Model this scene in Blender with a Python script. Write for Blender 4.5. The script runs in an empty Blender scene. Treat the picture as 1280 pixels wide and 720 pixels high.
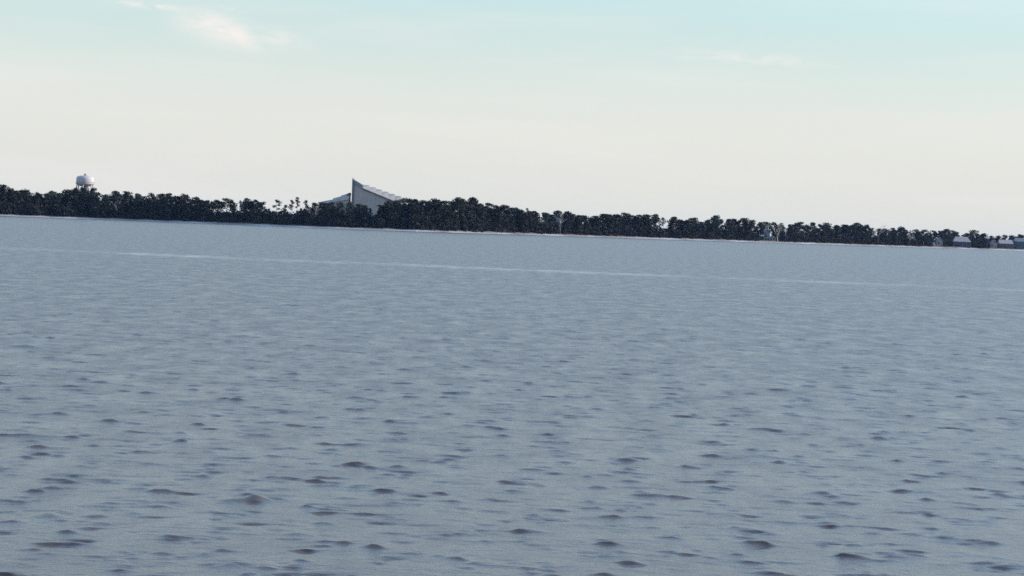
import bpy, bmesh, math, random
import numpy as np
from mathutils import Vector, Matrix

# ------------------------------------------------------------------ camera
sc = bpy.context.scene
F_PX, W_PX, H_PX = 2400.0, 1280.0, 720.0        # focal length in pixels of the 1280x720 photograph
CAM_H = 5.0
HOR_L, HOR_SLOPE = 260.0, 0.0371                # the horizon line in the photograph
ROLL = math.atan(HOR_SLOPE)
PITCH = math.atan((H_PX / 2 - (HOR_L + HOR_SLOPE * W_PX / 2)) * math.cos(ROLL) / F_PX)
fwd = Vector((0, math.cos(PITCH), -math.sin(PITCH)))
up0 = Vector((0, math.sin(PITCH), math.cos(PITCH)))
rt0 = Vector((1, 0, 0))
rt = rt0 * math.cos(ROLL) + up0 * math.sin(ROLL)
up = up0 * math.cos(ROLL) - rt0 * math.sin(ROLL)
cam_d = bpy.data.cameras.new('camera')
cam = bpy.data.objects.new('camera', cam_d)
sc.collection.objects.link(cam)
cam.matrix_world = Matrix(((rt.x, up.x, -fwd.x, 0), (rt.y, up.y, -fwd.y, 0), (rt.z, up.z, -fwd.z, CAM_H), (0, 0, 0, 1)))
cam_d.sensor_width = 36.0
cam_d.lens = 36.0 * F_PX / W_PX
cam_d.clip_start = 0.1
cam_d.clip_end = 60000.0
sc.camera = cam
CAM = Vector((0, 0, CAM_H))


def ray(px, py):
    return fwd + rt * ((px - W_PX / 2) / F_PX) + up * ((H_PX / 2 - py) / F_PX)


def at(px, py, Y):
    d = ray(px, py)
    return CAM + d * (Y / d.y)


def ground(px, py, z=0.0):
    d = ray(px, py)
    return CAM + d * ((z - CAM_H) / d.z)


# ------------------------------------------------------------------ sky, sun, exposure
SUN_EL, SUN_AZ = math.radians(17), math.radians(82)     # azimuth to the right of the view direction
world = bpy.data.worlds.new('World')
sc.world = world
world.use_nodes = True
wn, wl = world.node_tree.nodes, world.node_tree.links
wn.clear()


def N(t, **k):
    n = wn.new(t)
    for a, b in k.items():
        setattr(n, a, b)
    return n


def M_(op, a, b=None, c=None, nt=None):
    nodes, links = (wn, wl) if nt is None else (nt.nodes, nt.links)
    n = nodes.new('ShaderNodeMath')
    n.operation = op
    for i, v in enumerate((a, b, c)):
        if v is None:
            continue
        if isinstance(v, (int, float)):
            n.inputs[i].default_value = v
        else:
            links.new(v, n.inputs[i])
    return n.outputs[0]


sky = N('ShaderNodeTexSky', sky_type='NISHITA', sun_disc=False)
sky.sun_elevation, sky.sun_rotation = SUN_EL, SUN_AZ
sky.air_density, sky.dust_density, sky.ozone_density, sky.altitude = 1.0, 0.7, 2.2, 0.0
tc = N('ShaderNodeTexCoord')
sep = N('ShaderNodeSeparateXYZ')
wl.new(tc.outputs['Generated'], sep.inputs[0])
az = M_('ARCTAN2', sep.outputs[0], sep.outputs[1])
el = M_('ARCSINE', sep.outputs[2])
comb = N('ShaderNodeCombineXYZ')
wl.new(M_('MULTIPLY', az, 1.0), comb.inputs[0])
wl.new(M_('MULTIPLY', el, 3.2), comb.inputs[1])
cloud_noise = N('ShaderNodeTexNoise')
cloud_noise.inputs['Scale'].default_value = 70.0
cloud_noise.inputs['Detail'].default_value = 7.0
cloud_noise.inputs['Roughness'].default_value = 0.62
cloud_noise.inputs['Distortion'].default_value = 0.5
wl.new(comb.outputs[0], cloud_noise.inputs['Vector'])
wide_noise = N('ShaderNodeTexNoise')
wide_noise.inputs['Scale'].default_value = 4.0
wide_noise.inputs['Detail'].default_value = 5.0
wide_noise.inputs['Roughness'].default_value = 0.55
comb2 = N('ShaderNodeCombineXYZ')
wl.new(M_('MULTIPLY', az, 1.0), comb2.inputs[0])
wl.new(M_('MULTIPLY', el, 9.0), comb2.inputs[1])
wl.new(comb2.outputs[0], wide_noise.inputs['Vector'])


def cloud(px, py, wx, wy, tilt, amount, lo=0.35, hi=0.65):
    """a wisp of cloud standing in the sky at a direction; wx, wy are its half extents in 1/2400 rad"""
    d = ray(px, py).normalized()
    a0, e0 = math.atan2(d.x, d.y), math.asin(d.z)
    da, de = M_('SUBTRACT', az, a0), M_('SUBTRACT', el, e0)
    c, s = math.cos(tilt), math.sin(tilt)
    u = M_('ADD', M_('MULTIPLY', da, c), M_('MULTIPLY', de, s))
    v = M_('SUBTRACT', M_('MULTIPLY', de, c), M_('MULTIPLY', da, s))
    q = M_('ADD', M_('POWER', M_('MULTIPLY', u, F_PX / wx), 2.0), M_('POWER', M_('MULTIPLY', v, F_PX / wy), 2.0))
    fall = M_('POWER', 2.718, M_('MULTIPLY', q, -1.0))
    r = N('ShaderNodeMapRange', interpolation_type='SMOOTHSTEP')
    wl.new(cloud_noise.outputs['Fac'], r.inputs['Value'])
    r.inputs['From Min'].default_value, r.inputs['From Max'].default_value = lo, hi
    return M_('MULTIPLY', M_('MULTIPLY', fall, r.outputs[0]), amount)


fac = cloud(268, 34, 46, 19, -0.25, 1.0, 0.08, 0.62)
for a in ((298, 43, 30, 14, -0.45, 1.0, 0.05, 0.6), (335, 46, 46, 13, -0.1, 0.6, 0.2, 0.65), (185, 6, 50, 4.5, -0.06, 0.9),
          (290, 12, 40, 6, 0.0, 0.5), (930, 73, 100, 8, -0.04, 0.5), (990, 77, 34, 6, -0.04, 0.5)):
    fac = M_('MAXIMUM', fac, cloud(*a))
r = N('ShaderNodeMapRange', interpolation_type='SMOOTHSTEP')      # faint streaks all round the dome
wl.new(wide_noise.outputs['Fac'], r.inputs['Value'])
r.inputs['From Min'].default_value, r.inputs['From Max'].default_value = 0.42, 0.75
fac = M_('MAXIMUM', fac, M_('MULTIPLY', r.outputs[0], 0.3))
# thin high haze: whitens the blue towards the horizon, all round
hz = N('ShaderNodeMapRange', interpolation_type='SMOOTHSTEP')
wl.new(el, hz.inputs['Value'])
hz.inputs['From Min'].default_value, hz.inputs['From Max'].default_value = 0.0, 0.44
hz.inputs['To Min'].default_value, hz.inputs['To Max'].default_value = 1.0, 0.0
SKY_S = 0.145
CREAM = (1.87, 1.88, 1.77, 1)
CYAN = (1.20, 1.54, 1.47, 1)
CLOUDC = (2.25, 2.16, 2.06, 1)
mixh = N('ShaderNodeMix', data_type='RGBA')
wl.new(hz.outputs[0], mixh.inputs['Factor'])
wl.new(sky.outputs[0], mixh.inputs[6])
hc = N('ShaderNodeMix', data_type='RGBA')               # cream near the horizon, pale cyan higher up
hr = N('ShaderNodeMapRange', interpolation_type='SMOOTHSTEP')
wl.new(el, hr.inputs['Value'])
hr.inputs['From Min'].default_value, hr.inputs['From Max'].default_value = 0.045, 0.125
wl.new(hr.outputs[0], hc.inputs['Factor'])
hc.inputs[6].default_value = CREAM
hc.inputs[7].default_value = CYAN
wl.new(hc.outputs[2], mixh.inputs[7])
mixc = N('ShaderNodeMix', data_type='RGBA')
wl.new(fac, mixc.inputs['Factor'])
wl.new(mixh.outputs[2], mixc.inputs[6])
mixc.inputs[7].default_value = CLOUDC
bg = N('ShaderNodeBackground')
bg.inputs['Strength'].default_value = SKY_S
wl.new(mixc.outputs[2], bg.inputs['Color'])
wo = N('ShaderNodeOutputWorld')
wl.new(bg.outputs[0], wo.inputs['Surface'])

sun_d = bpy.data.lights.new('sun', 'SUN')
sun_d.energy = 2.0
sun_d.angle = math.radians(0.6)
sun_d.color = (1.0, 0.93, 0.85)
sun = bpy.data.objects.new('sun', sun_d)
sc.collection.objects.link(sun)
sd = Vector((math.sin(SUN_AZ) * math.cos(SUN_EL), math.cos(SUN_AZ) * math.cos(SUN_EL), math.sin(SUN_EL)))
sun.rotation_euler = sd.to_track_quat('Z', 'Y').to_euler()
sun.location = (0, 0, 200)

sc.view_settings.view_transform = 'Standard'
sc.view_settings.look = 'None'
sc.view_settings.gamma = 1.0
sc.view_settings.use_curve_mapping = False
sc.view_settings.exposure = 1.5
sc.render.engine = 'CYCLES'
sc.cycles.use_denoising = False
sc.cycles.filter_width = 1.55
sc.cycles.max_bounces = 5
sc.cycles.transparent_max_bounces = 8

# ------------------------------------------------------------------ materials
def mat(name, col, rough=0.9, var=0.0, scale=1.0, col2=None, metallic=0.0):
    m = bpy.data.materials.new(name)
    m.use_nodes = True
    nt = m.node_tree
    b = nt.nodes['Principled BSDF']
    b.inputs['Roughness'].default_value = rough
    b.inputs['Metallic'].default_value = metallic
    b.inputs['Specular IOR Level'].default_value = 0.25
    b.inputs['Base Color'].default_value = (*col, 1)
    if col2 is not None:
        no = nt.nodes.new('ShaderNodeTexNoise')
        no.inputs['Scale'].default_value = scale
        no.inputs['Detail'].default_value = 5
        tcn = nt.nodes.new('ShaderNodeTexCoord')
        nt.links.new(tcn.outputs['Object'], no.inputs['Vector'])
        rp = nt.nodes.new('ShaderNodeMapRange')
        rp.inputs['From Min'].default_value, rp.inputs['From Max'].default_value = 0.35, 0.65
        nt.links.new(no.outputs['Fac'], rp.inputs['Value'])
        mx = nt.nodes.new('ShaderNodeMix')
        mx.data_type = 'RGBA'
        nt.links.new(rp.outputs[0], mx.inputs['Factor'])
        mx.inputs[6].default_value = (*col, 1)
        mx.inputs[7].default_value = (*col2, 1)
        nt.links.new(mx.outputs[2], b.inputs['Base Color'])
    return m


def foliage(name, col, col2):
    """leaf colour varies from tree to tree (object random) and from clump to clump (noise)"""
    m = mat(name, col, 0.8, scale=0.35, col2=col2)
    nt = m.node_tree
    b = nt.nodes['Principled BSDF']
    src = b.inputs['Base Color'].links[0].from_socket
    oi = nt.nodes.new('ShaderNodeObjectInfo')
    hs = nt.nodes.new('ShaderNodeHueSaturation')
    b.inputs['Specular IOR Level'].default_value = 0.05
    nt.links.new(src, hs.inputs['Color'])
    nt.links.new(M_('ADD', M_('MULTIPLY', oi.outputs['Random'], 0.12, nt=nt), 0.42, nt=nt), hs.inputs['Hue'])
    nt.links.new(M_('ADD', M_('MULTIPLY', M_('POWER', oi.outputs['Random'], 2.0, nt=nt), 1.5, nt=nt), 0.55, nt=nt), hs.inputs['Value'])
    nt.links.new(hs.outputs[0], b.inputs['Base Color'])
    return m


MAT = {
    'pine': foliage('pine_needles', (0.021, 0.027, 0.018), (0.031, 0.036, 0.023)),
    'broad': foliage('broad_leaves', (0.021, 0.025, 0.017), (0.032, 0.034, 0.022)),
    'shrub': foliage('shrub_leaves', (0.021, 0.023, 0.019), (0.032, 0.028, 0.024)),
    'bark': mat('pine_bark', (0.10, 0.075, 0.06), col2=(0.16, 0.125, 0.10), scale=3),
    'pale_bark': mat('pale_bark', (0.36, 0.33, 0.31), col2=(0.25, 0.22, 0.2), scale=1.5),
    'twig': mat('bare_twigs', (0.26, 0.23, 0.22), col2=(0.18, 0.155, 0.145), scale=1.5),
    'sand': mat('beach_sand', (0.38, 0.39, 0.40), col2=(0.18, 0.17, 0.16), scale=0.03),
    'land': mat('rough_grass', (0.07, 0.065, 0.04), col2=(0.11, 0.09, 0.06), scale=0.08),
    'bank': mat('bank_grass', (0.10, 0.075, 0.055), col2=(0.16, 0.12, 0.09), scale=0.2),
    'tank': mat('tank_paint', (0.46, 0.43, 0.43), 0.7, col2=(0.40, 0.37, 0.37), scale=0.3),
    'steel': mat('weathered_steel', (0.16, 0.16, 0.17), 0.6, col2=(0.22, 0.21, 0.21), scale=1),
    'riser': mat('riser_paint', (0.07, 0.07, 0.075), 0.6, col2=(0.10, 0.095, 0.1), scale=1),
    'church_wall': mat('grey_panel_wall', (0.44, 0.38, 0.34), 0.8, col2=(0.38, 0.33, 0.295), scale=0.15),
    'church_fin': mat('dark_grey_fin', (0.16, 0.16, 0.16), 0.7, col2=(0.12, 0.12, 0.12), scale=0.5),
    'church_roof': mat('pale_roof_plate', (0.36, 0.33, 0.30), 0.5, col2=(0.28, 0.26, 0.24), scale=0.3),
    'church_roof_dark': mat('grey_roof_plate', (0.24, 0.24, 0.24), 0.6, col2=(0.2, 0.2, 0.2), scale=0.3),
    'wing': mat('wing_roof_metal', (0.46, 0.44, 0.48), 0.5, col2=(0.40, 0.38, 0.42), scale=0.3),
    'roof_pale': mat('pale_metal_roof', (0.40, 0.36, 0.335), 0.45, col2=(0.31, 0.28, 0.26), scale=0.4),
    'wall_dark': mat('dark_blue_wall', (0.06, 0.06, 0.10), 0.8, col2=(0.08, 0.08, 0.12), scale=0.4),
    'wall_pale': mat('pale_wall', (0.30, 0.27, 0.255), 0.8, col2=(0.23, 0.205, 0.195), scale=0.4),
    'wall_teal': mat('teal_wall', (0.09, 0.12, 0.14), 0.8, col2=(0.07, 0.095, 0.11), scale=0.4),
    'wall_blue': mat('blue_grey_wall', (0.18, 0.20, 0.21), 0.8, col2=(0.14, 0.155, 0.165), scale=0.4),
    'wall_brown': mat('brown_wall', (0.14, 0.11, 0.10), 0.8, col2=(0.1, 0.08, 0.075), scale=0.4),
    'glass': mat('dark_window_glass', (0.02, 0.025, 0.03), 0.1),
}

# ------------------------------------------------------------------ helpers
COL = sc.collection


def link_mesh(name, me, m, parent=None):
    o = bpy.data.objects.new(name, me)
    COL.objects.link(o)
    if m is not None and not me.materials:
        me.materials.append(m)
    o.parent = parent
    return o


def from_bm(name, bm, m, parent=None):
    me = bpy.data.meshes.new(name)
    bm.normal_update()
    bm.to_mesh(me)
    bm.free()
    return link_mesh(name, me, m, parent)


def tag(o, label=None, cat=None, group=None, kind=None):
    if label:
        o['label'] = label
    if cat:
        o['category'] = cat
    if group:
        o['group'] = group
    if kind:
        o['kind'] = kind
    return o


def thing(name, loc, label, cat, group=None, rz=0.0):
    o = bpy.data.objects.new(name, None)
    COL.objects.link(o)
    o.location = loc
    o.rotation_euler.z = rz
    o.empty_display_size = 1.0
    return tag(o, label, cat, group)


def box(bm, x0, x1, y0, y1, z0, z1):
    v = [bm.verts.new(p) for p in ((x0, y0, z0), (x1, y0, z0), (x1, y1, z0), (x0, y1, z0),
                                   (x0, y0, z1), (x1, y0, z1), (x1, y1, z1), (x0, y1, z1))]
    for f in ((0, 3, 2, 1), (4, 5, 6, 7), (0, 1, 5, 4), (1, 2, 6, 5), (2, 3, 7, 6), (3, 0, 4, 7)):
        bm.faces.new([v[i] for i in f])


def prism(bm, poly, y0, y1):
    """poly in (x, z), extruded from y0 to y1"""
    a = [bm.verts.new((x, y0, z)) for x, z in poly]
    b = [bm.verts.new((x, y1, z)) for x, z in poly]
    n = len(poly)
    bm.faces.new(a)
    bm.faces.new(b[::-1])
    for i in range(n):
        bm.faces.new((a[i], b[i], b[(i + 1) % n], a[(i + 1) % n]))
    bmesh.ops.recalc_face_normals(bm, faces=bm.faces)


def lathe(bm, prof, seg=24):
    rings = []
    for r_, z in prof:
        rings.append([bm.verts.new((r_ * math.cos(2 * math.pi * i / seg), r_ * math.sin(2 * math.pi * i / seg), z)) for i in range(seg)])
    for a, b in zip(rings, rings[1:]):
        for i in range(seg):
            bm.faces.new((a[i], a[(i + 1) % seg], b[(i + 1) % seg], b[i]))
    bm.faces.new(rings[0][::-1])
    bm.faces.new(rings[-1])
    for f in bm.faces:
        f.smooth = True


def tube(bm, pts, radii, seg=6):
    rings = []
    for i, p in enumerate(pts):
        p = Vector(p)
        d = (Vector(pts[min(i + 1, len(pts) - 1)]) - Vector(pts[max(i - 1, 0)])).normalized()
        a = d.orthogonal().normalized()
        b = d.cross(a)
        rings.append([bm.verts.new(p + (a * math.cos(2 * math.pi * k / seg) + b * math.sin(2 * math.pi * k / seg)) * radii[i]) for k in range(seg)])
    for a, b in zip(rings, rings[1:]):
        for k in range(seg):
            bm.faces.new((a[k], a[(k + 1) % seg], b[(k + 1) % seg], b[k]))


def shore_px(px):
    """depth (m) of the far waterline at a column of the photograph"""
    t = max(0.0, (px - 540) / 740.0)
    return 1200.0 + 40 * math.sin(px * 0.011) * 0.5 + 720.0 * t ** 1.25


# shoreline as a polyline in the world
SH = []
for px in range(-700, 2001, 20):
    Y = shore_px(px)
    SH.append((at(px, 300, Y).x, Y + 2.5 * math.sin(px * 0.13) + 1.5 * math.sin(px * 0.31 + 1)))
SH = [(-9000, 1500), (-3500, 1300)] + SH + [(6000, 4800), (14000, 8000)]
shx = np.array([p[0] for p in SH])
shy = np.array([p[1] for p in SH])


def shore_y(X):
    return float(np.interp(X, shx, shy))


PROFILE = [(-6, -0.5), (0, 0.02), (5, 0.5), (9, 1.0), (11, 1.45), (15, 1.75), (60, 2.2), (400, 3.0), (20000, 3.0)]


def land_z(X, Y):
    d = Y - shore_y(X)
    return float(np.interp(d, [p[0] for p in PROFILE], [p[1] for p in PROFILE]))


# ------------------------------------------------------------------ water
def build_water():
    rng = np.random.default_rng(7)
    # rows: fine where the waves can be made out, coarse beyond
    rows = [0.5, 2, 4, 7, 10, 13, 16, 18, 19.5]
    d = 20.5
    while d < 420:
        rows.append(d)
        d += 0.038 * max(1.0, (d / 24.0)) ** 1.2
    n_f = len(rows)
    while d < 30000:
        rows.append(d)
        d *= 1.06
    rows = np.array(rows)
    fine = np.arange(-0.46, 0.4601, 0.0012)
    cols = np.concatenate([np.linspace(-math.pi, -0.48, 40), fine, np.linspace(0.48, math.pi, 40)])
    nr, nc = len(rows), len(cols)
    sp_r = np.gradient(rows)
    sp = np.maximum(sp_r[:, None], (np.gradient(cols)[None, :] * rows[:, None]) * 0.6).astype(np.float32)
    Rr, A = np.meshgrid(rows, cols, indexing='ij')
    X = (Rr * np.sin(A)).astype(np.float32)
    Y = (Rr * np.cos(A)).astype(np.float32)
    # gusts: patches of livelier and calmer water
    env = np.zeros_like(X)
    for k in range(26):
        L = math.exp(rng.uniform(math.log(0.35), math.log(2.6)))
        th = rng.uniform(0, 2 * math.pi)
        env += np.sin((X * math.cos(th) * 0.6 + Y * math.sin(th)) * (2 * math.pi / L) + rng.uniform(0, 6.28)).astype(np.float32)
    env = np.clip(np.exp(0.28 * env - 0.40), 0.10, 3.9)
    Z = np.zeros_like(X)
    DX = np.zeros_like(X)
    DY = np.zeros_like(X)
    NW = 96
    lost = np.zeros_like(X)
    lam = np.exp(np.linspace(math.log(0.13), math.log(1.9), NW))
    for i in range(NW):
        L = float(lam[i] * rng.uniform(0.96, 1.04))
        s = (0.0114 if L > 0.26 else 0.0086) * (1.0 if L < 0.45 else (0.45 / L) ** 0.8)
        th = -math.pi / 2 + rng.normal(0, 0.48 if L > 0.3 else 0.8) + 0.05
        k = 2 * math.pi / L
        kx, ky = math.cos(th), math.sin(th)
        w = np.clip((L / sp - 2.2) / 2.0, 0, 1)
        lost += (1 - w * w) * s * s * 0.5
        ph = (X * kx + Y * ky) * np.float32(k) + np.float32(rng.uniform(0, 6.28))
        a = s / k
        if L > 0.26:
            w = w * env
        else:
            w = w * (0.4 + 0.6 * env)
        Z += np.float32(a) * w * np.cos(ph)
        sn = np.sin(ph) * w * np.float32(a * 1.4)
        DX -= np.float32(kx) * sn
        DY -= np.float32(ky) * sn
    # a few wavelets that stand out of the chop
    for (px, py, wpx, h) in ((298, 626, 24, 0.055), (322, 624, 15, 0.05), (1030, 618, 20, 0.06), (225, 552, 13, 0.065), (292, 706, 36, 0.045), (940, 571, 34, 0.05),
                             (62, 646, 18, 0.045), (1134, 696, 24, 0.045), (1258, 706, 36, 0.045), (30, 434, 22, 0.08), (365, 382, 14, 0.09), (45, 545, 30, 0.05)):
        g = ground(px, py)
        wx = wpx / F_PX * g.length
        u, v = (X - g.x) / np.float32(wx), (Y - g.y) / np.float32(0.22)
        v = v + 0.5 * np.sin(u * 2.3 + px)
        Z += (h * np.exp(-u * u - np.abs(v) ** 1.6)).astype(np.float32)
    fade = np.clip((rows - 14) / 6, 0.0, 1)[:, None].astype(np.float32)
    X2, Y2, Z2 = X + DX * fade, Y + DY * fade, Z * fade
    co = np.stack([X2, Y2, Z2], -1).reshape(-1, 3)
    idx = np.arange(nr * nc).reshape(nr, nc)
    q = np.stack([idx[:-1, :-1], idx[:-1, 1:], idx[1:, 1:], idx[1:, :-1]], -1).reshape(-1, 4)[:, ::-1]
    me = bpy.data.meshes.new('water')
    me.vertices.add(len(co))
    me.vertices.foreach_set('co', co.astype(np.float32).ravel())
    me.loops.add(q.size)
    me.loops.foreach_set('vertex_index', q.astype(np.int32).ravel())
    me.polygons.add(len(q))
    me.polygons.foreach_set('loop_start', np.arange(0, q.size, 4, dtype=np.int32))
    me.polygons.foreach_set('use_smooth', np.ones(len(q), dtype=bool))
    me.update(calc_edges=True)
    # slopes of the ripples too small for the mesh go into the roughness of the surface
    sig = np.sqrt(lost * 2.1 + 0.02 ** 2)
    rough = np.sqrt(np.clip(1.2 * sig, 0.02, 0.9))
    at_ = me.attributes.new('ripple_roughness', 'FLOAT', 'POINT')
    at_.data.foreach_set('value', rough.astype(np.float32).ravel())

    m = bpy.data.materials.new('bay_water')
    m.use_nodes = True
    nt = m.node_tree
    b = nt.nodes['Principled BSDF']
    b.inputs['IOR'].default_value = 1.333
    an = nt.nodes.new('ShaderNodeAttribute')
    an.attribute_name = 'ripple_roughness'
    geo = nt.nodes.new('ShaderNodeNewGeometry')
    # the old wake: a smooth, flecked streak across the bay
    p1, p2 = ground(0, 310.5), ground(1280, 363)
    dr = (p2 - p1).normalized()
    nrm = Vector((-dr.y, dr.x, 0))
    dot = nt.nodes.new('ShaderNodeVectorMath')
    dot.operation = 'DOT_PRODUCT'
    dot.inputs[1].default_value = nrm
    nt.links.new(geo.outputs['Position'], dot.inputs[0])
    dist = M_('SUBTRACT', dot.outputs['Value'], nrm.dot(p1), nt=nt)
    wob = nt.nodes.new('ShaderNodeTexNoise')
    wob.inputs['Scale'].default_value = 0.018
    wob.inputs['Detail'].default_value = 3
    nt.links.new(geo.outputs['Position'], wob.inputs['Vector'])
    dist = M_('ADD', dist, M_('MULTIPLY', M_('SUBTRACT', wob.outputs['Fac'], 0.5, nt=nt), 12.0, nt=nt), nt=nt)
    band = M_('POWER', 2.718, M_('MULTIPLY', M_('POWER', M_('DIVIDE', dist, 5.5, nt=nt), 2.0, nt=nt), -1.0, nt=nt), nt=nt)
    al = nt.nodes.new('ShaderNodeVectorMath')
    al.operation = 'DOT_PRODUCT'
    al.inputs[1].default_value = dr
    nt.links.new(geo.outputs['Position'], al.inputs[0])
    along = nt.nodes.new('ShaderNodeMapRange')
    nt.links.new(al.outputs['Value'], along.inputs['Value'])
    a1, a2 = dr.dot(p1), dr.dot(p2)
    along.inputs['From Min'].default_value, along.inputs['From Max'].default_value = a1, a2
    along.inputs['To Min'].default_value, along.inputs['To Max'].default_value = 1.0, 0.8
    band = M_('MULTIPLY', band, along.outputs[0], nt=nt)
    cut = nt.nodes.new('ShaderNodeTexNoise')
    cut.inputs['Scale'].default_value = 0.07
    cut.inputs['Detail'].default_value = 4
    nt.links.new(geo.outputs['Position'], cut.inputs['Vector'])
    cr_ = nt.nodes.new('ShaderNodeMapRange')
    nt.links.new(cut.outputs['Fac'], cr_.inputs['Value'])
    cr_.inputs['From Min'].default_value, cr_.inputs['From Max'].default_value = 0.38, 0.6
    cr_.inputs['To Min'].default_value, cr_.inputs['To Max'].default_value = 0.25, 1.0
    band = M_('MULTIPLY', band, cr_.outputs[0], nt=nt)
    brk = nt.nodes.new('ShaderNodeTexNoise')
    brk.inputs['Scale'].default_value = 0.4
    brk.inputs['Detail'].default_value = 4
    nt.links.new(geo.outputs['Position'], brk.inputs['Vector'])
    fr = nt.nodes.new('ShaderNodeMapRange')
    nt.links.new(brk.outputs['Fac'], fr.inputs['Value'])
    fr.inputs['From Min'].default_value, fr.inputs['From Max'].default_value = 0.47, 0.72
    foam = M_('MULTIPLY', M_('MULTIPLY', band, fr.outputs[0], nt=nt), 0.45, nt=nt)
    bc = nt.nodes.new('ShaderNodeMix')
    bc.data_type = 'RGBA'
    nt.links.new(foam, bc.inputs['Factor'])
    bc.inputs[6].default_value = (0.072, 0.059, 0.054, 1)
    bc.inputs[7].default_value = (0.75, 0.78, 0.8, 1)
    nt.links.new(bc.outputs[2], b.inputs['Base Color'])
    pm = nt.nodes.new('ShaderNodeMapping')
    pm.inputs['Scale'].default_value = (1.3, 0.6, 1.0)
    nt.links.new(geo.outputs['Position'], pm.inputs['Vector'])
    pn = nt.nodes.new('ShaderNodeTexNoise')
    pn.inputs['Scale'].default_value = 0.5
    pn.inputs['Detail'].default_value = 7
    pn.inputs['Roughness'].default_value = 0.85
    nt.links.new(pm.outputs[0], pn.inputs['Vector'])
    pr = nt.nodes.new('ShaderNodeMapRange')
    nt.links.new(pn.outputs['Fac'], pr.inputs['Value'])
    pr.inputs['From Min'].default_value, pr.inputs['From Max'].default_value = 0.3, 0.7
    pr.inputs['To Min'].default_value, pr.inputs['To Max'].default_value = 0.55, 1.45
    rbase = M_('MULTIPLY', an.outputs['Fac'], pr.outputs[0], nt=nt)
    nt.links.new(M_('MULTIPLY', rbase, M_('SUBTRACT', 1.0, M_('MULTIPLY', band, 0.26, nt=nt), nt=nt), nt=nt), b.inputs['Roughness'])
    # fine ripples
    mp = nt.nodes.new('ShaderNodeMapping')
    mp.inputs['Scale'].default_value = (1.0, 2.2, 1.0)
    nt.links.new(geo.outputs['Position'], mp.inputs['Vector'])
    rp = nt.nodes.new('ShaderNodeTexNoise')
    rp.inputs['Scale'].default_value = 6.0
    rp.inputs['Detail'].default_value = 4
    nt.links.new(mp.outputs[0], rp.inputs['Vector'])
    bp = nt.nodes.new('ShaderNodeBump')
    bp.inputs['Strength'].default_value = 0.6
    bp.inputs['Distance'].default_value = 0.022
    nt.links.new(rp.outputs['Fac'], bp.inputs['Height'])
    nt.links.new(bp.outputs[0], b.inputs['Normal'])
    o = link_mesh('water', me, m)
    tag(o, 'choppy grey-blue bay water with a pale wake streak', 'water', kind='structure')


build_water()

# ------------------------------------------------------------------ far shore
def strip(name, prof, m, label, dz=0.0, close=False):
    xs = sorted(set(list(np.linspace(-1000, 2500, 500)) + [p[0] for p in SH]))
    verts, faces = [], []
    rr = random.Random(3)
    for X in xs:
        for j, (d, z) in enumerate(prof):
            jit = rr.uniform(-0.08, 0.08) if 0 < j < len(prof) - 1 else 0
            verts.append((X, shore_y(X) + d, z + dz + jit))
    n = len(prof)
    for i in range(len(xs) - 1):
        for j in range(n - 1):
            a = i * n + j
            faces.append((a, a + n, a + n + 1, a + 1))
    me = bpy.data.meshes.new(name)
    me.from_pydata(verts, [], faces)
    me.update()
    return tag(link_mesh(name, me, m), label, 'land' if name != 'beach' else 'beach', kind='structure')


strip('beach', PROFILE[:4], MAT['sand'], 'thin pale strip of sand along the far waterline')
strip('shore_bank', PROFILE[3:6], MAT['bank'], 'low brown grassy bank above the sand on the far shore')
strip('land', PROFILE[5:], MAT['land'], 'flat grassy land under the trees of the far shore')

# ------------------------------------------------------------------ trees
def leaf_mesh(name, clumps, rnd, m):
    """clumps: (cx, cy, cz, rx, rz, count, leaf size)"""
    verts, faces = [], []
    for cx, cy, cz, rx, rz, n, ls in clumps:
        for _ in range(n):
            while True:
                x, y, z = rnd.uniform(-1, 1), rnd.uniform(-1, 1), rnd.uniform(-1, 1)
                q = x * x + y * y + z * z
                if q <= 1:
                    break
            p = Vector((cx + x * rx, cy + y * rx, cz + z * rz))
            a = Vector((rnd.gauss(0, 1), rnd.gauss(0, 1), rnd.gauss(0, 0.7))).normalized()
            b = a.orthogonal().normalized()
            b = (Matrix.Rotation(rnd.uniform(0, 6.28), 3, a) @ b)
            s = ls * rnd.uniform(0.6, 1.35)
            t = s * rnd.uniform(0.45, 0.8)
            i = len(verts)
            verts += [p - a * s - b * t * 0.3, p - b * t, p + a * s, p + b * t]
            faces.append((i, i + 1, i + 2, i + 3))
    me = bpy.data.meshes.new(name)
    me.from_pydata([tuple(v) for v in verts], [], faces)
    me.materials.append(m)
    me.update()
    return me


def trunk_mesh(name, H, r0, targets, rnd, m, lean=0.0):
    bm = bmesh.new()
    pts, rad = [], []
    ox = oy = 0.0
    for i in range(7):
        t = i / 6
        pts.append((ox + lean * H * t * t, oy, H * t * 0.97 - (0.4 if i == 0 else 0)))
        rad.append(r0 * (1 - 0.8 * t))
        ox += rnd.uniform(-0.03, 0.03) * H * 0.25
        oy += rnd.uniform(-0.03, 0.03) * H * 0.25
    tube(bm, pts, rad, 7)
    for (cx, cy, cz) in targets:
        zb = max(0.15 * H, min(cz - 0.3 * math.hypot(cx, cy), 0.93 * H))
        f = zb / H * 6
        k = min(5, int(f))
        p = Vector(pts[k]).lerp(Vector(pts[k + 1]), f - k)
        q = Vector((cx, cy, cz))
        mid = p.lerp(q, 0.5) + Vector((0, 0, -0.2))
        r_ = r0 * 0.28
        tube(bm, [p, mid, q], [r_, r_ * 0.7, r_ * 0.25], 4)
    me = bpy.data.meshes.new(name)
    bm.to_mesh(me)
    bm.free()
    me.materials.append(m)
    return me


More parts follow.
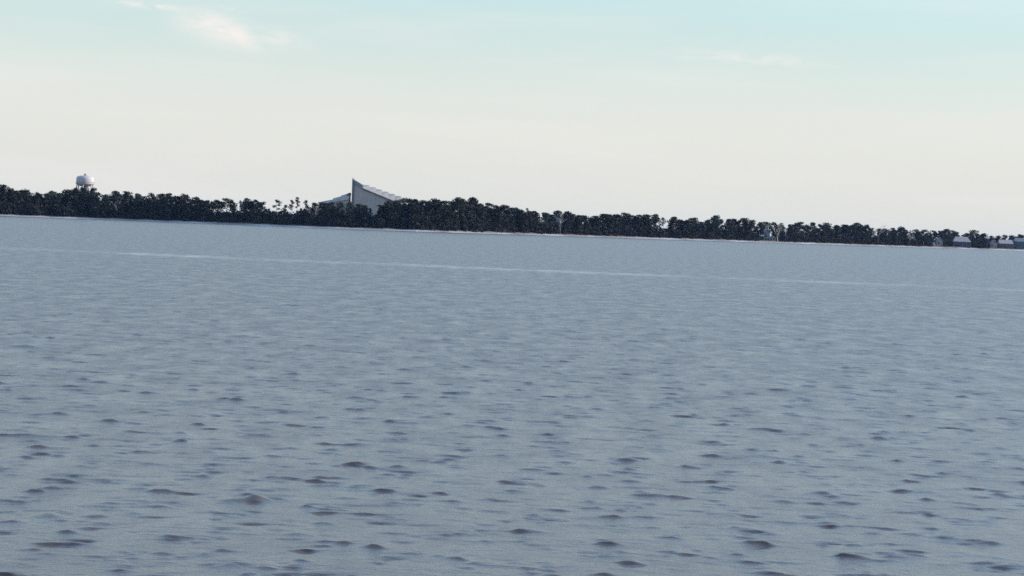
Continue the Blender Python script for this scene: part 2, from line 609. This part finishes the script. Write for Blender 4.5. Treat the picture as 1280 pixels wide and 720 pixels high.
def make_proto(kind, seed):
    """a tree 18 m tall: (trunk mesh, crown mesh)"""
    rnd = random.Random(seed)
    H = 18.0
    cl = []
    if kind in ('pine', 'high', 'thin'):
        z0 = {'pine': 0.30, 'high': 0.62, 'thin': 0.60}[kind]
        n = {'pine': 22, 'high': 15, 'thin': 7}[kind]
        for i in range(n):
            t = z0 + (0.96 - z0) * (i + rnd.random()) / n
            env = (1.0 - ((t - z0) / (1 - z0)) ** 2.2) * 0.6 + 0.4
            if kind == 'pine':
                env *= 0.75 + 0.25 * min(1, (t - z0) / 0.25)
            rr_ = 3.7 * env * rnd.uniform(0.25, 1.0) * (0.75 if kind == 'thin' else 1)
            a = rnd.uniform(0, 6.28)
            cr = rnd.uniform(1.2, 2.2) * (0.75 if kind == 'thin' else 1)
            cl.append((rr_ * math.cos(a), rr_ * math.sin(a), t * H, cr, cr * rnd.uniform(0.5, 0.8), int(34 * cr), 0.42))
        cl.append((rnd.uniform(-.6, .6), 0, 0.94 * H, 1.7 if kind != 'thin' else 1.0, 1.0, 60 if kind != 'thin' else 26, 0.42))
        m = MAT['pine']
    else:
        n = 26
        for i in range(n):
            t = 0.16 + 0.78 * (i + rnd.random()) / n
            env = math.sin(math.pi * min(1, max(0.05, (t * 0.82 + 0.1)))) ** 0.7
            rr_ = 4.2 * env * rnd.uniform(0.2, 1.0)
            a = rnd.uniform(0, 6.28)
            cr = rnd.uniform(1.3, 2.3)
            cl.append((rr_ * math.cos(a), rr_ * math.sin(a), t * H, cr, cr * rnd.uniform(0.6, 0.9), int(36 * cr), 0.46))
        cl.append((rnd.uniform(-0.6, 0.6), 0, 0.94 * H, 1.5, 1.0, 50, 0.42))
        m = MAT['broad']
    tm = trunk_mesh('trunk', H, 0.26 if kind != 'broad' else 0.34, [c[:3] for c in cl], rnd, MAT['bark'])
    cm = leaf_mesh('crown', cl, rnd, m)
    return tm, cm


PROTO = {k: [make_proto(k, s * 31 + n) for s in range(n)] for k, n in (('pine', 9), ('high', 6), ('thin', 4), ('broad', 7))}


def bare_proto(seed):
    rnd = random.Random(seed)
    bm = bmesh.new()
    H = 18.0

    def grow(p, d, L, r_, depth):
        q = p + d * L
        mid = p.lerp(q, 0.5) + Vector((rnd.uniform(-1, 1), rnd.uniform(-1, 1), 0)) * L * 0.06
        tube(bm, [p, mid, q], [r_, r_ * 0.85, r_ * 0.65], 5 if depth < 2 else 3)
        if depth >= 4:
            return
        for _ in range(rnd.choice((2, 3, 3))):
            nd = (d + Vector((rnd.uniform(-0.8, 0.8), rnd.uniform(-0.8, 0.8), rnd.uniform(-0.1, 0.5)))).normalized()
            grow(q if rnd.random() < 0.6 else mid, nd, L * rnd.uniform(0.55, 0.8), r_ * 0.6, depth + 1)
    grow(Vector((0, 0, -0.4)), Vector((rnd.uniform(-0.1, 0.1), 0, 1)).normalized(), 6.4, 0.42, 0)
    top = max(v.co.z for v in bm.verts)
    tr, br = bm, None
    for v in bm.verts:
        v.co.z *= H / top
    me = bpy.data.meshes.new('trunk')
    bm.to_mesh(me)
    bm.free()
    me.materials.append(MAT['pale_bark'])
    # fine twigs as thin slivers
    verts, faces = [], []
    src = [v.co.copy() for v in me.vertices if v.co.z > 0.45 * H]
    for _ in range(420):
        p = rnd.choice(src)
        d = Vector((rnd.gauss(0, 1), rnd.gauss(0, 1), rnd.gauss(0.5, 0.8))).normalized()
        b = d.orthogonal().normalized() * 0.035
        q = p + d * rnd.uniform(0.5, 1.5)
        i = len(verts)
        verts += [tuple(p - b), tuple(p + b), tuple(q)]
        faces.append((i, i + 1, i + 2))
    cm = bpy.data.meshes.new('twigs')
    cm.from_pydata(verts, [], faces)
    cm.materials.append(MAT['twig'])
    return me, cm


HOUSE_X = [(1190, 1215), (1238, 1292), (954, 971), (1170, 1181)]     # columns of the photograph where houses stand
BARE = [bare_proto(s) for s in (5, 11, 23)]
rnd = random.Random(42)


def plant(kind, px, py, depth, label, group, width=1.0, proto=None):
    """a tree whose top reaches picture row py, standing `depth` m behind the waterline"""
    if kind != 'bare' and any(a - 3 <= px <= b + 3 for a, b in HOUSE_X):
        depth += 40                                  # these stand behind the houses
    Y0 = shore_px(px)
    X = at(px, 300, Y0).x
    Y = shore_y(X) + depth
    top = at(px, py, Y)
    X = top.x
    zb = land_z(X, Y)
    H = max(2.0, top.z - zb)
    if kind == 'bare':
        pr = BARE[proto if proto is not None else rnd.randrange(3)]
        nm = 'bare_tree'
    else:
        pr = rnd.choice(PROTO[kind])
        nm = 'broadleaf_tree' if kind == 'broad' else 'pine_tree'
    s = H / 18.0
    root = thing(nm, (X, Y, zb), label, 'tree', group, rnd.uniform(0, 6.28))
    w = (0.55 * s + 0.45) * width * rnd.uniform(0.92, 1.08)
    root.scale = (w, w, s)
    for n, me in (('trunk', pr[0]), ('crown', pr[1])):
        o = bpy.data.objects.new(n, me)
        COL.objects.link(o)
        o.parent = root
    return root


# skyline trees read off the photograph, left to right: column, row of the top, kind, width
SKY = [(-14, 233, 'pine', 1), (4, 230.5, 'pine', 1.1), (15, 235, 'broad', 1), (34, 236.5, 'broad', 1.1), (26, 237.5, 'pine', .9), (47, 240.5, 'broad', 1), (64, 238, 'broad', 1.1),
       (74, 241, 'pine', 1), (84, 236.5, 'pine', 1.0), (95, 234.3, 'pine', .8), (105, 234.5, 'pine', .8), (117, 234.3, 'pine', .75), (133, 242.5, 'broad', .9), (144, 238.7, 'high', .9),
       (159, 238.6, 'pine', 1), (171, 241.4, 'high', .9), (181, 245, 'broad', .9), (190, 241, 'pine', .9), (203, 242, 'pine', .9), (212, 241, 'pine', 1),
       (224, 245, 'broad', .9), (232, 242.5, 'pine', 1), (246.5, 245.6, 'broad', 1), (260, 250, 'high', .9), (266, 252, 'high', .9), (270, 250, 'high', 1.0), (277, 251.5, 'high', 1.0), (284, 247.4, 'high', 1.1), (291, 251.5, 'high', .9), (300, 250, 'thin', .8),
       (308, 247.5, 'pine', .85), (313, 251.5, 'high', .9), (318, 249.3, 'high', 1), (323, 252, 'high', .9), (328, 252, 'pine', .7), (346, 249, 'thin', 1), (357, 255.3, 'thin', .9), (365, 249.2, 'thin', 1), (371.5, 245.8, 'thin', .8),
       (382, 249.5, 'thin', 1), (392, 253, 'high', .9), (403, 252.5, 'pine', .9), (415, 252.5, 'broad', .8), (426, 252.5, 'broad', .8), (437, 252.2, 'broad', .8), (447, 254.5, 'broad', .8),
       (456, 255.8, 'pine', .8), (463, 260, 'pine', .6), (476.5, 256, 'pine', .8), (487, 251, 'broad', .9), (499, 249.3, 'pine', 1), (511, 247.5, 'pine', 1), (519, 248.5, 'pine', 1), (530, 250, 'pine', 1),
       (544, 247.5, 'broad', 1), (556, 250.5, 'pine', 1), (564, 251, 'broad', .9), (574, 246.5, 'high', 1.0), (590.5, 246.2, 'high', 1.15), (601, 254, 'broad', .9), (610, 253.6, 'pine', 1.1), (620, 256, 'pine', .9),
       (631, 255.8, 'pine', 1), (644, 259, 'pine', 1), (652, 262, 'broad', .8), (659, 259.8, 'thin', .5), (667, 263.4, 'pine', 1), (680, 265.3, 'high', 1), (690, 268, 'high', .8),
       (698, 263.4, 'high', 1.0), (709, 264, 'pine', .9), (716, 267, 'pine', .9), (723, 268.5, 'pine', .9), (731, 268.7, 'pine', .8), (745, 269.5, 'pine', .9), (756, 267, 'high', 1.1), (762, 267.6, 'pine', 1),
       (771, 268, 'high', 1), (782, 265.8, 'pine', .9), (792, 269, 'pine', .9), (800, 268.4, 'pine', 1), (809, 268, 'pine', 1), (821, 267.3, 'high', 1), (829, 271.5, 'thin', .7), (843, 271, 'high', .9),
       (850, 274, 'pine', .9), (859, 274.4, 'pine', .9), (867, 271.9, 'pine', .9), (876, 277, 'broad', .9), (886, 274.5, 'broad', .9), (895, 268.8, 'pine', .9), (910, 273.3, 'high', .8), (919, 273.3, 'pine', .9),
       (930, 272.2, 'pine', 1), (940, 274.8, 'pine', 1), (951, 277.5, 'pine', 1), (959, 277, 'high', 1), (968, 277.5, 'broad', .9), (976, 278, 'thin', .8), (988, 280, 'pine', .7), (1000, 277, 'high', 1.1),
       (1009, 280, 'thin', .8), (1016, 278, 'high', .8), (1025, 280, 'high', .8), (1034, 278, 'pine', 1), (1046, 281, 'pine', 1), (1056, 280.5, 'high', 1), (1064, 281, 'pine', .9), (1072, 278.5, 'high', 1),
       (1083, 280.6, 'broad', 1.1), (1106, 285.5, 'broad', .9), (1116, 284.5, 'broad', 1), (1128, 283.3, 'broad', 1.1), (1146, 286.6, 'pine', .8), (1155, 286.8, 'pine', .8), (1167, 288, 'pine', .8), (1175, 288, 'broad', .8),
       (1182, 286, 'pine', .9), (1191, 287.8, 'pine', .9), (1197, 290, 'broad', .8), (1208, 291, 'broad', .8), (1217.5, 287.4, 'broad', 1.1), (1230, 291, 'broad', .9), (1239, 294.5, 'broad', .8), (1248, 294, 'broad', .9),
       (1257, 293.6, 'pine', .9), (1266, 294, 'broad', .9), (1275, 292.8, 'broad', 1), (1288, 293, 'broad', 1)]
BARE_LIST = [(147, 249, 6, 0), (973, 277, 3, 1), (1098.5, 281, 5, 2), (1137, 291, 5, 0), (701, 268, 6, 2), (393, 256, 6, 1)]

LAND = [(-40, 'left edge of the picture'), (105, 'white water tower'), (441, 'pointed building'), (582, 'pair of tall round-topped pines'),
        (690, 'half hidden grey house'), (959, 'narrow blue-grey house'), (1098.5, 'tallest bare pale tree'), (1203, 'pale hipped roof'), (1320, 'right edge of the picture')]
ORD = ['first', 'second', 'third', 'fourth', 'fifth', 'sixth', 'seventh', 'eighth', 'ninth', 'tenth', 'eleventh', 'twelfth', 'thirteenth', 'fourteenth', 'fifteenth', 'sixteenth', 'seventeenth', 'eighteenth', 'nineteenth', 'twentieth']
LOOK = {'pine': 'dark dense pine', 'high': 'dark pine with a high crown', 'thin': 'thin open-crowned pine', 'broad': 'dark rounded broadleaf tree'}

SKY.sort()
NEAR = {}
for (px, py, kind, w) in SKY:
    near = None
    if px in (574, 590.5):
        near = ('left' if px == 574 else 'right') + ' one of the paired round-topped pines'
        lab = 'tall round-topped pine above the wood, ' + ('left' if px == 574 else 'right') + ' one of the pair'
    else:
        k = max(i for i, (lx, _) in enumerate(LAND) if lx <= px)
        (la, na), (lb, nb) = LAND[k], LAND[k + 1]
        seg = [s[0] for s in SKY if la <= s[0] < lb and s[0] not in (574, 590.5)]
        i = seg.index(px)
        j = len(seg) - 1 - i
        if (i <= j and na != 'left edge of the picture') or nb == 'right edge of the picture':
            near = '%s treetop right of the %s' % (ORD[i], na)
            lab = LOOK[kind] + ', ' + near
        else:
            near = '%s treetop left of the %s' % (ORD[j], nb)
            lab = LOOK[kind] + ', ' + near
    NEAR[px] = near
    plant(kind, px, py, rnd.uniform(14, 32), lab, 'trees along the far shore skyline', w * rnd.uniform(0.85, 1.2) * (1.18 if px < 640 else 1.42) * (1.0 if kind != 'thin' else 0.9))

BARE_LABEL = ['pale leaning bare tree low in the wood right of the water tower', 'pinkish bare tree beside the narrow blue-grey house',
              'tallest bare pale tree on the right, standing white against dark trees', 'small bare pale tree right of the tallest bare one',
              'bare pale tree in front of the half hidden grey house', 'bare pale tree just left of the pointed building']
for (px, py, dep, pr), lab in zip(BARE_LIST, BARE_LABEL):
    plant('bare', px, py, dep + 8, lab, 'bare pale trees on the far shore', 1.0, pr)

# lower trees that close the wood under the skyline, with the gaps the photograph shows
GAPS = [(256, 268, 262), (271, 282, 265), (289, 303, 267), (313, 325, 263), (329, 351, 264), (352, 362, 267), (362, 386, 263), (458, 472, 270), (822, 825, 285), (833, 836, 285), (845, 847, 280),
        (903, 907, 287), (981, 985, 288), (1004, 1006, 287), (1013, 1016, 287), (1023, 1025, 286), (1137, 1141, 294), (1157, 1163, 294), (1200, 1205, 296), (426, 437, 268), (678, 683, 279), (696, 701, 280), (954, 971, 298)]
sx = [s[0] for s in SKY]
sy = [s[1] for s in SKY]


def sky_row(px):
    return float(np.interp(px, sx, sy))


SEGTXT = [(-60, 105, 'lower dark tree in the wood left of the water tower'), (105, 258, 'lower dark tree in the wood between water tower and open pines'),
          (258, 441, 'lower dark tree under the open pines left of the pointed building'), (441, 690, 'lower dark tree in the thick wood right of the pointed building'),
          (690, 959, 'lower dark tree in the wood right of the half hidden grey house'), (959, 1098, 'lower dark tree in the wood right of the blue-grey house'),
          (1098, 1203, 'lower dark tree in the wood left of the pale hipped roof'), (1203, 1400, 'lower dark tree behind the houses at the right end')]
USED = set()
px = -20.0
while px < 1300:
    lo = sky_row(px) + (rnd.uniform(1.2, 5) if px < 640 else rnd.uniform(0.8, 3.5))
    g = max([gy for a, b, gy in GAPS if a - (3 if px < 500 else 1.5) <= px <= b + (3 if px < 500 else 1.5)], default=0)
    lo = max(lo, g)
    wl_row = HOR_L + HOR_SLOPE * px + F_PX * CAM_H / shore_px(px)
    lo = min(lo, wl_row - 6)
    txt = [t for a, b, t in SEGTXT if a <= px < b][0]
    nb = min(NEAR, key=lambda q: abs(q - px))
    side = 'just left of the ' if px < nb else 'just right of the '
    lab = 'lower tree ' + side + NEAR[nb]
    if lab in USED:
        lab = 'dim lower tree close ' + side[5:] + NEAR[nb]
    USED.add(lab)
    h = (wl_row - lo)
    plant('broad', px, lo, rnd.uniform(34, 60) if g == 0 else rnd.uniform(20, 40), lab, txt.replace('lower dark tree', 'lower trees'), 1.0 if h > 18 else 0.8)
    px += rnd.uniform(6.5, 9.5) if g == 0 else rnd.uniform(6, 8)


# undergrowth along the bank, thick enough to close the foot of the wood
def undergrowth():
    r_ = random.Random(9)
    cl = []
    px = -320.0
    while px < 1620:
        Y0 = shore_px(px)
        wl_row = HOR_L + HOR_SLOPE * px + F_PX * CAM_H / Y0
        avail = wl_row - sky_row(px)
        if px < -25 or px > 1300:                        # the wood goes on beyond the picture
            avail = 44 if px < 0 else 26
        for (a, b, gy) in GAPS:
            if a - 2 <= px <= b + 2:
                avail = min(avail, (wl_row - gy) * 1.25)
        in_house = any(a <= px <= b for a, b in HOUSE_X)
        hm = avail * Y0 / F_PX
        for _ in range(5):
            dep = r_.uniform(9, 26) if not in_house else r_.uniform(55, 75)
            X = at(px + r_.uniform(-3, 3), 300, Y0).x
            Y = shore_y(X) + dep
            hh = hm * r_.uniform(0.12, 0.78) * (0.55 if dep < 14 else 1)
            if in_house and _ == 0 and r_.random() < 0.5:
                Y -= dep - 16
                hh = r_.uniform(0.8, 2.4)
            rx = r_.uniform(1.3, 2.6)
            z0 = land_z(X, Y)
            z = 0.6
            while z < hh:
                cl.append((X + r_.uniform(-.6, .6), Y, z0 + z, rx, 1.2, int(9 * rx), 0.66))
                z += 1.5
        px += 3.0
    me = leaf_mesh('undergrowth', cl, r_, MAT['shrub'])
    o = link_mesh('undergrowth', me, None)
    tag(o, 'dark tangle of bushes along the foot of the far shore wood', 'undergrowth', kind='stuff')


undergrowth()

# ------------------------------------------------------------------ water tower
def water_tower():
    Y = 1310.0
    b = at(105, 270, Y)
    gz = land_z(b.x, Y)
    ppm = Y / F_PX                                   # metres for one picture pixel at that depth
    top = at(105, 219.3, Y).z - gz                   # crown of the tank
    bot = at(105, 231.6, Y).z - gz
    R = 10.8 * ppm
    t = thing('water_tower', (b.x, Y, gz), 'white water tower on legs standing above the trees at left', 'water tower')
    bm = bmesh.new()
    hh = top - bot
    lathe(bm, [(R * .30, bot - 0.9), (R * .72, bot - 0.35), (R * .93, bot + 0.25), (R, bot + 1.1), (R * 1.0, bot + hh * .66), (R * .965, bot + hh * .80), (R * .84, bot + hh * .90), (R * .55, bot + hh * .97), (R * .12, top)], 32)
    tank = from_bm('tank', bm, MAT['tank'], t)
    bm = bmesh.new()
    lathe(bm, [(0.85, top - 0.15), (0.85, top + 0.7), (0.5, top + 1.1), (0.12, top + 1.3), (0.1, top + 1.9)], 12)
    from_bm('vent', bm, MAT['steel'], tank)
    bm = bmesh.new()
    lathe(bm, [(R * 1.0, bot + 0.82), (R * 1.08, bot + 0.82), (R * 1.08, bot + 1.0), (R * 1.0, bot + 1.0)], 32)
    walk = from_bm('catwalk', bm, MAT['steel'], t)
    bm = bmesh.new()
    for k in range(24):
        a = 2 * math.pi * k / 24
        p = Vector((R * 1.06 * math.cos(a), R * 1.06 * math.sin(a), bot + 1.0))
        tube(bm, [p, p + Vector((0, 0, 1.1))], [0.04, 0.04], 4)
    ring = [(R * 1.06 * math.cos(2 * math.pi * k / 24), R * 1.06 * math.sin(2 * math.pi * k / 24), bot + 2.1) for k in range(25)]
    tube(bm, ring, [0.05] * 25, 4)
    from_bm('railing', bm, MAT['steel'], walk)
    bm = bmesh.new()
    lathe(bm, [(3.0, -0.3), (3.0, bot - 1.8), (1.9, bot - 0.8), (1.9, bot - 0.5)], 20)
    from_bm('riser', bm, MAT['riser'], t)
    for k in range(6):
        a = 2 * math.pi * (k + 0.5) / 6
        bm = bmesh.new()
        d = Vector((math.cos(a), math.sin(a), 0))
        tube(bm, [d * (R * 1.38) + Vector((0, 0, -0.3)), d * (R * .93) + Vector((0, 0, bot + 0.9))], [0.45, 0.40], 8)
        from_bm('leg', bm, MAT['tank'], t)
    for zf in (0.35, 0.7):
        bm = bmesh.new()
        rr_ = R * (1.38 - 0.45 * zf)
        pts = [(rr_ * math.cos(2 * math.pi * (k + .5) / 6), rr_ * math.sin(2 * math.pi * (k + .5) / 6), bot * zf) for k in range(7)]
        for p, q in zip(pts, pts[1:]):
            tube(bm, [p, q], [0.15, 0.15], 5)
        from_bm('brace', bm, MAT['steel'], t)


water_tower()

# ------------------------------------------------------------------ pointed building
def pointed_building():
    Y = 1262.0
    o = at(441.5, 286, Y)
    gz = land_z(o.x, Y)
    t = thing('pointed_building', (o.x, Y, gz), 'grey building with a sharp prow-like roof rising above the trees', 'building')

    def P(px, py):
        p = at(px, py, Y)
        return (p.x - o.x, p.z - gz)
    # main wall: tall at the prow, falling to the right
    bm = bmesh.new()
    x0, z0 = P(443, 231.0)
    x1, z1 = P(490.5, 250.4)
    x2, _ = P(506, 256)
    prism(bm, [(x0, -0.5), (x2, -0.5), (x2, z1 - 3.0), (x1, z1), (x0, z0)], 0.0, 15.0)
    wall = from_bm('wall', bm, MAT['church_wall'], t)
    # vertical panel joints as raised battens
    n = 9
    for i in range(1, n):
        x = x0 + (x1 - x0) * i / n
        z = z0 + (z1 - z0) * i / n
        bm = bmesh.new()
        box(bm, x - 0.07, x + 0.07, -0.06, 0.0, 0.2, z - 0.4)
        from_bm('batten', bm, MAT['church_wall'], wall)
    # the prow: a dark fin at the high end
    bm = bmesh.new()
    f0, ft = P(440.5, 222.4)
    _, fb = P(443.2, 231)
    prism(bm, [(f0, -0.5), (x0 - 0.004, -0.5), (x0 - 0.004, ft - 2.9), (f0, ft)], -0.7, 15.7)
    from_bm('prow_fin', bm, MAT['church_fin'], t)
    # roof: overlapping plates stepping down to the right
    steps = [((441.9, 224.3), (453.5, 231.2), (443.2, 231.2), (455, 236))]
    for k in range(7):
        xa = 452.5 + 8.0 * k
        ta = 230.9 + 2.75 * k
        steps.append(((xa, ta - 0.3), (xa + 8.6, ta + 0.5), (xa - 0.5, 234.9 + 3.3 * k), (xa + 8.5, 238.6 + 3.3 * k)))
    for i, (a, b, c, d) in enumerate(steps):
        bm = bmesh.new()
        dy = 0.05 * (i % 2)
        A, B, C_, D_ = P(*a), P(*b), P(*c), P(*d)
        if i == 0:
            prism(bm, [A, B, D_, C_], -0.35, 15.35)
        else:                                            # the face of each plate leans back from the eave
            lo0, lo1 = (C_[0], C_[1] + 0.25), (D_[0], D_[1] + 0.25)
            v = [bm.verts.new(p) for p in ((lo0[0], -0.8 - dy, lo0[1]), (lo1[0], -0.8 - dy, lo1[1]), (B[0], 5.2, B[1]), (A[0], 5.2, A[1]),
                                           (lo0[0], 15.8, lo0[1]), (lo1[0], 15.8, lo1[1]), (B[0], 9.8, B[1]), (A[0], 9.8, A[1]))]
            for f in ((0, 1, 2, 3), (4, 7, 6, 5), (3, 2, 6, 7), (0, 4, 5, 1), (1, 5, 6, 2), (0, 3, 7, 4)):
                bm.faces.new([v[q] for q in f])
            bmesh.ops.recalc_face_normals(bm, faces=bm.faces)
        o_ = from_bm('roof_plate', bm, MAT['church_roof_dark'] if i == 0 else MAT['church_roof'], t)
        if i:
            bm = bmesh.new()
            prism(bm, [(C_[0] - .1, C_[1] + 0.2), (D_[0] - .1, D_[1] + 0.2), (D_[0] - .1, D_[1] - 0.35), (C_[0] - .1, C_[1] - 0.35)], -0.9 - dy, 15.9)
            from_bm('eave_shade', bm, MAT['church_fin'], o_)  # dark strip stands in for the soffit shadow below each plate
    # lower wing at the left whose roof climbs towards the prow
    bm = bmesh.new()
    prism(bm, [(P(402, 260)[0], -0.5), (P(436.2, 260)[0], -0.5), P(436.2, 249), P(402, 254)], 1.5, 13.0)
    ww = from_bm('wing_wall', bm, MAT['church_wall'], t)
    for k, (a, b, c, d) in enumerate((((402, 251.8), (418, 249.0), (418, 252.2), (402, 254.6)), ((416, 247.9), (428, 244.9), (428, 250.6), (416, 252.3)), ((426, 244.6), (436.2, 241.4), (436.2, 249.4), (426, 250.9)))):
        bm = bmesh.new()
        prism(bm, [P(*a), P(*b), P(*c), P(*d)], 0.8 - 0.05 * k, 13.6 + 0.05 * k)
        from_bm('wing_roof', bm, MAT['wing'], t)
    bm = bmesh.new()
    prism(bm, [P(433, 242.6), P(436.6, 240.8), P(436.6, 244.0), P(434, 245)], 0.5, 13.9)
    from_bm('wing_peak', bm, MAT['church_fin'], t)
    for px_ in (410, 419, 428):
        x, _ = P(px_, 260)
        f = MAT['glass']
        bm = bmesh.new()
        box(bm, x - 1.1, x + 1.1, 1.42, 1.5, 4.0, 7.0)
        from_bm('window', bm, f, ww)


pointed_building()

# ------------------------------------------------------------------ houses
def house(x0, x1, y_eave, y_ridge, dep, wallm, roofm, label, hip=0.0, wins=3, porch=False, deep=9.0, name='house', group='houses on the far shore', gable=False):
    xm = (x0 + x1) / 2
    Y0 = shore_px(xm)
    Xw = at(xm, 300, Y0).x
    Y = shore_y(Xw) + dep
    o = at(xm, y_eave, Y)
    gz = land_z(o.x, Y)
    W = (x1 - x0) / F_PX * Y
    E = o.z - gz
    Rz = at(xm, y_ridge, Y).z - gz
    t = thing(name, (o.x, Y, gz), label, 'house', group)
    hw = W / 2
    bm = bmesh.new()
    if gable:                                            # gable end to the water
        prism(bm, [(-hw, -0.5), (hw, -0.5), (hw, E), (0, Rz), (-hw, E)], 0, deep)
    else:
        box(bm, -hw, hw, 0, deep, -0.5, E)
    wall = from_bm('wall', bm, wallm, t)
    bm = bmesh.new()
    ov = 0.6
    if gable:
        s = (Rz - E) / hw
        for sg in (-1, 1):
            prism(bm, [(0, Rz + 0.02), (0, Rz + 0.32), (sg * (hw + ov), E - s * ov + 0.32), (sg * (hw + ov), E - s * ov + 0.02)], -ov, deep + ov)
    else:
        hx = hw + ov - hip * W
        v = [bm.verts.new(p) for p in ((-hw - ov, -ov, E), (hw + ov, -ov, E), (hw + ov, deep + ov, E), (-hw - ov, deep + ov, E), (-hx, deep / 2, Rz), (hx, deep / 2, Rz))]
        for f in ((0, 1, 5, 4), (1, 2, 5), (2, 3, 4, 5), (3, 0, 4), (3, 2, 1, 0)):
            bm.faces.new([v[i] for i in f])
        g = bmesh.ops.extrude_face_region(bm, geom=[f for f in bm.faces if len(f.verts) == 4 and abs(f.normal.z) > 0.99])
    from_bm('roof', bm, roofm, t)
    for i in range(wins):
        x = -hw + W * (i + 0.5) / wins
        h = min(1.5, E * 0.45)
        if i == wins // 2 and wins > 1:
            bm = bmesh.new()
            box(bm, x - 0.5, x + 0.5, -0.05, 0, 0.1, 2.1)
            from_bm('door', bm, MAT['wall_brown'], wall)
            continue
        bm = bmesh.new()
        box(bm, x - 0.75, x + 0.75, -0.04, 0, E * 0.4, E * 0.4 + h)
        wdw = from_bm('window', bm, MAT['glass'], wall)
        bm = bmesh.new()
        box(bm, x - 0.85, x + 0.85, -0.09, -0.041, E * 0.4 - 0.12, E * 0.4)
        box(bm, x - 0.85, x + 0.85, -0.09, -0.041, E * 0.4 + h, E * 0.4 + h + 0.12)
        from_bm('frame', bm, MAT['wall_pale'], wdw)
    if porch:
        for i in range(5):
            x = -hw - 0.3 + (W + 0.6) * i / 4
            bm = bmesh.new()
            box(bm, x - 0.12, x + 0.12, -ov + 0.05, -ov + 0.29, -0.4, E - 0.01)
            from_bm('post', bm, MAT['wall_pale'], t)
    return t


house(1192.5, 1213, 302.2, 296, 28, MAT['wall_dark'], MAT['roof_pale'], 'dark blue waterfront house with a pale hipped roof', hip=0.16, wins=5, porch=True)
house(1250, 1266, 304.6, 299.8, 26, MAT['wall_brown'], MAT['roof_pale'], 'brown waterfront house with a pale gabled roof, middle of the right-hand three', hip=0.03, wins=4, porch=True)
house(1238.3, 1246.5, 304.2, 300.6, 20, MAT['wall_pale'], MAT['wall_pale'], 'small pale grey cottage standing left of the brown waterfront house', wins=2, gable=True, deep=6)
house(1269.5, 1292, 302.3, 297.6, 30, MAT['wall_teal'], MAT['wall_blue'], 'teal waterfront house with a blue-grey roof at the right edge', hip=0.05, wins=5)
house(956, 962.5, 290, 286.5, 20, MAT['wall_blue'], MAT['wall_blue'], 'narrow blue-grey house among the dark trees', wins=2, gable=True, deep=7)
house(965, 969.5, 297.6, 295.8, 16, MAT['wall_pale'], MAT['wall_pale'], 'tiny white shed by the water right of the narrow blue-grey house', wins=1, gable=True, deep=3, name='shed')
house(681, 700, 274, 269, 30, MAT['wall_blue'], MAT['wall_blue'], 'grey house half hidden behind trees in the wood', hip=0.05, wins=4)
house(1172, 1178.5, 300.5, 297.3, 20, MAT['wall_pale'], MAT['wall_blue'], 'small grey cottage among trees left of the pale hipped roof', wins=2, gable=True, deep=6)
house(1228.5, 1236.5, 298.2, 295.2, 34, MAT['wall_dark'], MAT['roof_pale'], 'pale roof peeping over bushes left of the small pale cottage', hip=0.05, wins=2, deep=7)

# ------------------------------------------------------------------ haze
def haze():
    bm = bmesh.new()
    box(bm, -33000, 33000, -33000, 33000, -1.6, 48.0)
    o = from_bm('haze', bm, None)
    m = bpy.data.materials.new('sea_haze')
    m.use_nodes = True
    nt = m.node_tree
    nt.nodes.clear()
    out = nt.nodes.new('ShaderNodeOutputMaterial')
    v = nt.nodes.new('ShaderNodeVolumePrincipled')
    v.inputs['Color'].default_value = (0.3, 0.54, 1.0, 1)
    v.inputs['Density'].default_value = 1.8e-5
    nt.links.new(v.outputs[0], out.inputs['Volume'])
    o.data.materials.append(m)
    tag(o, 'thin bluish haze lying over the bay and the far shore', 'haze', kind='stuff')


haze()
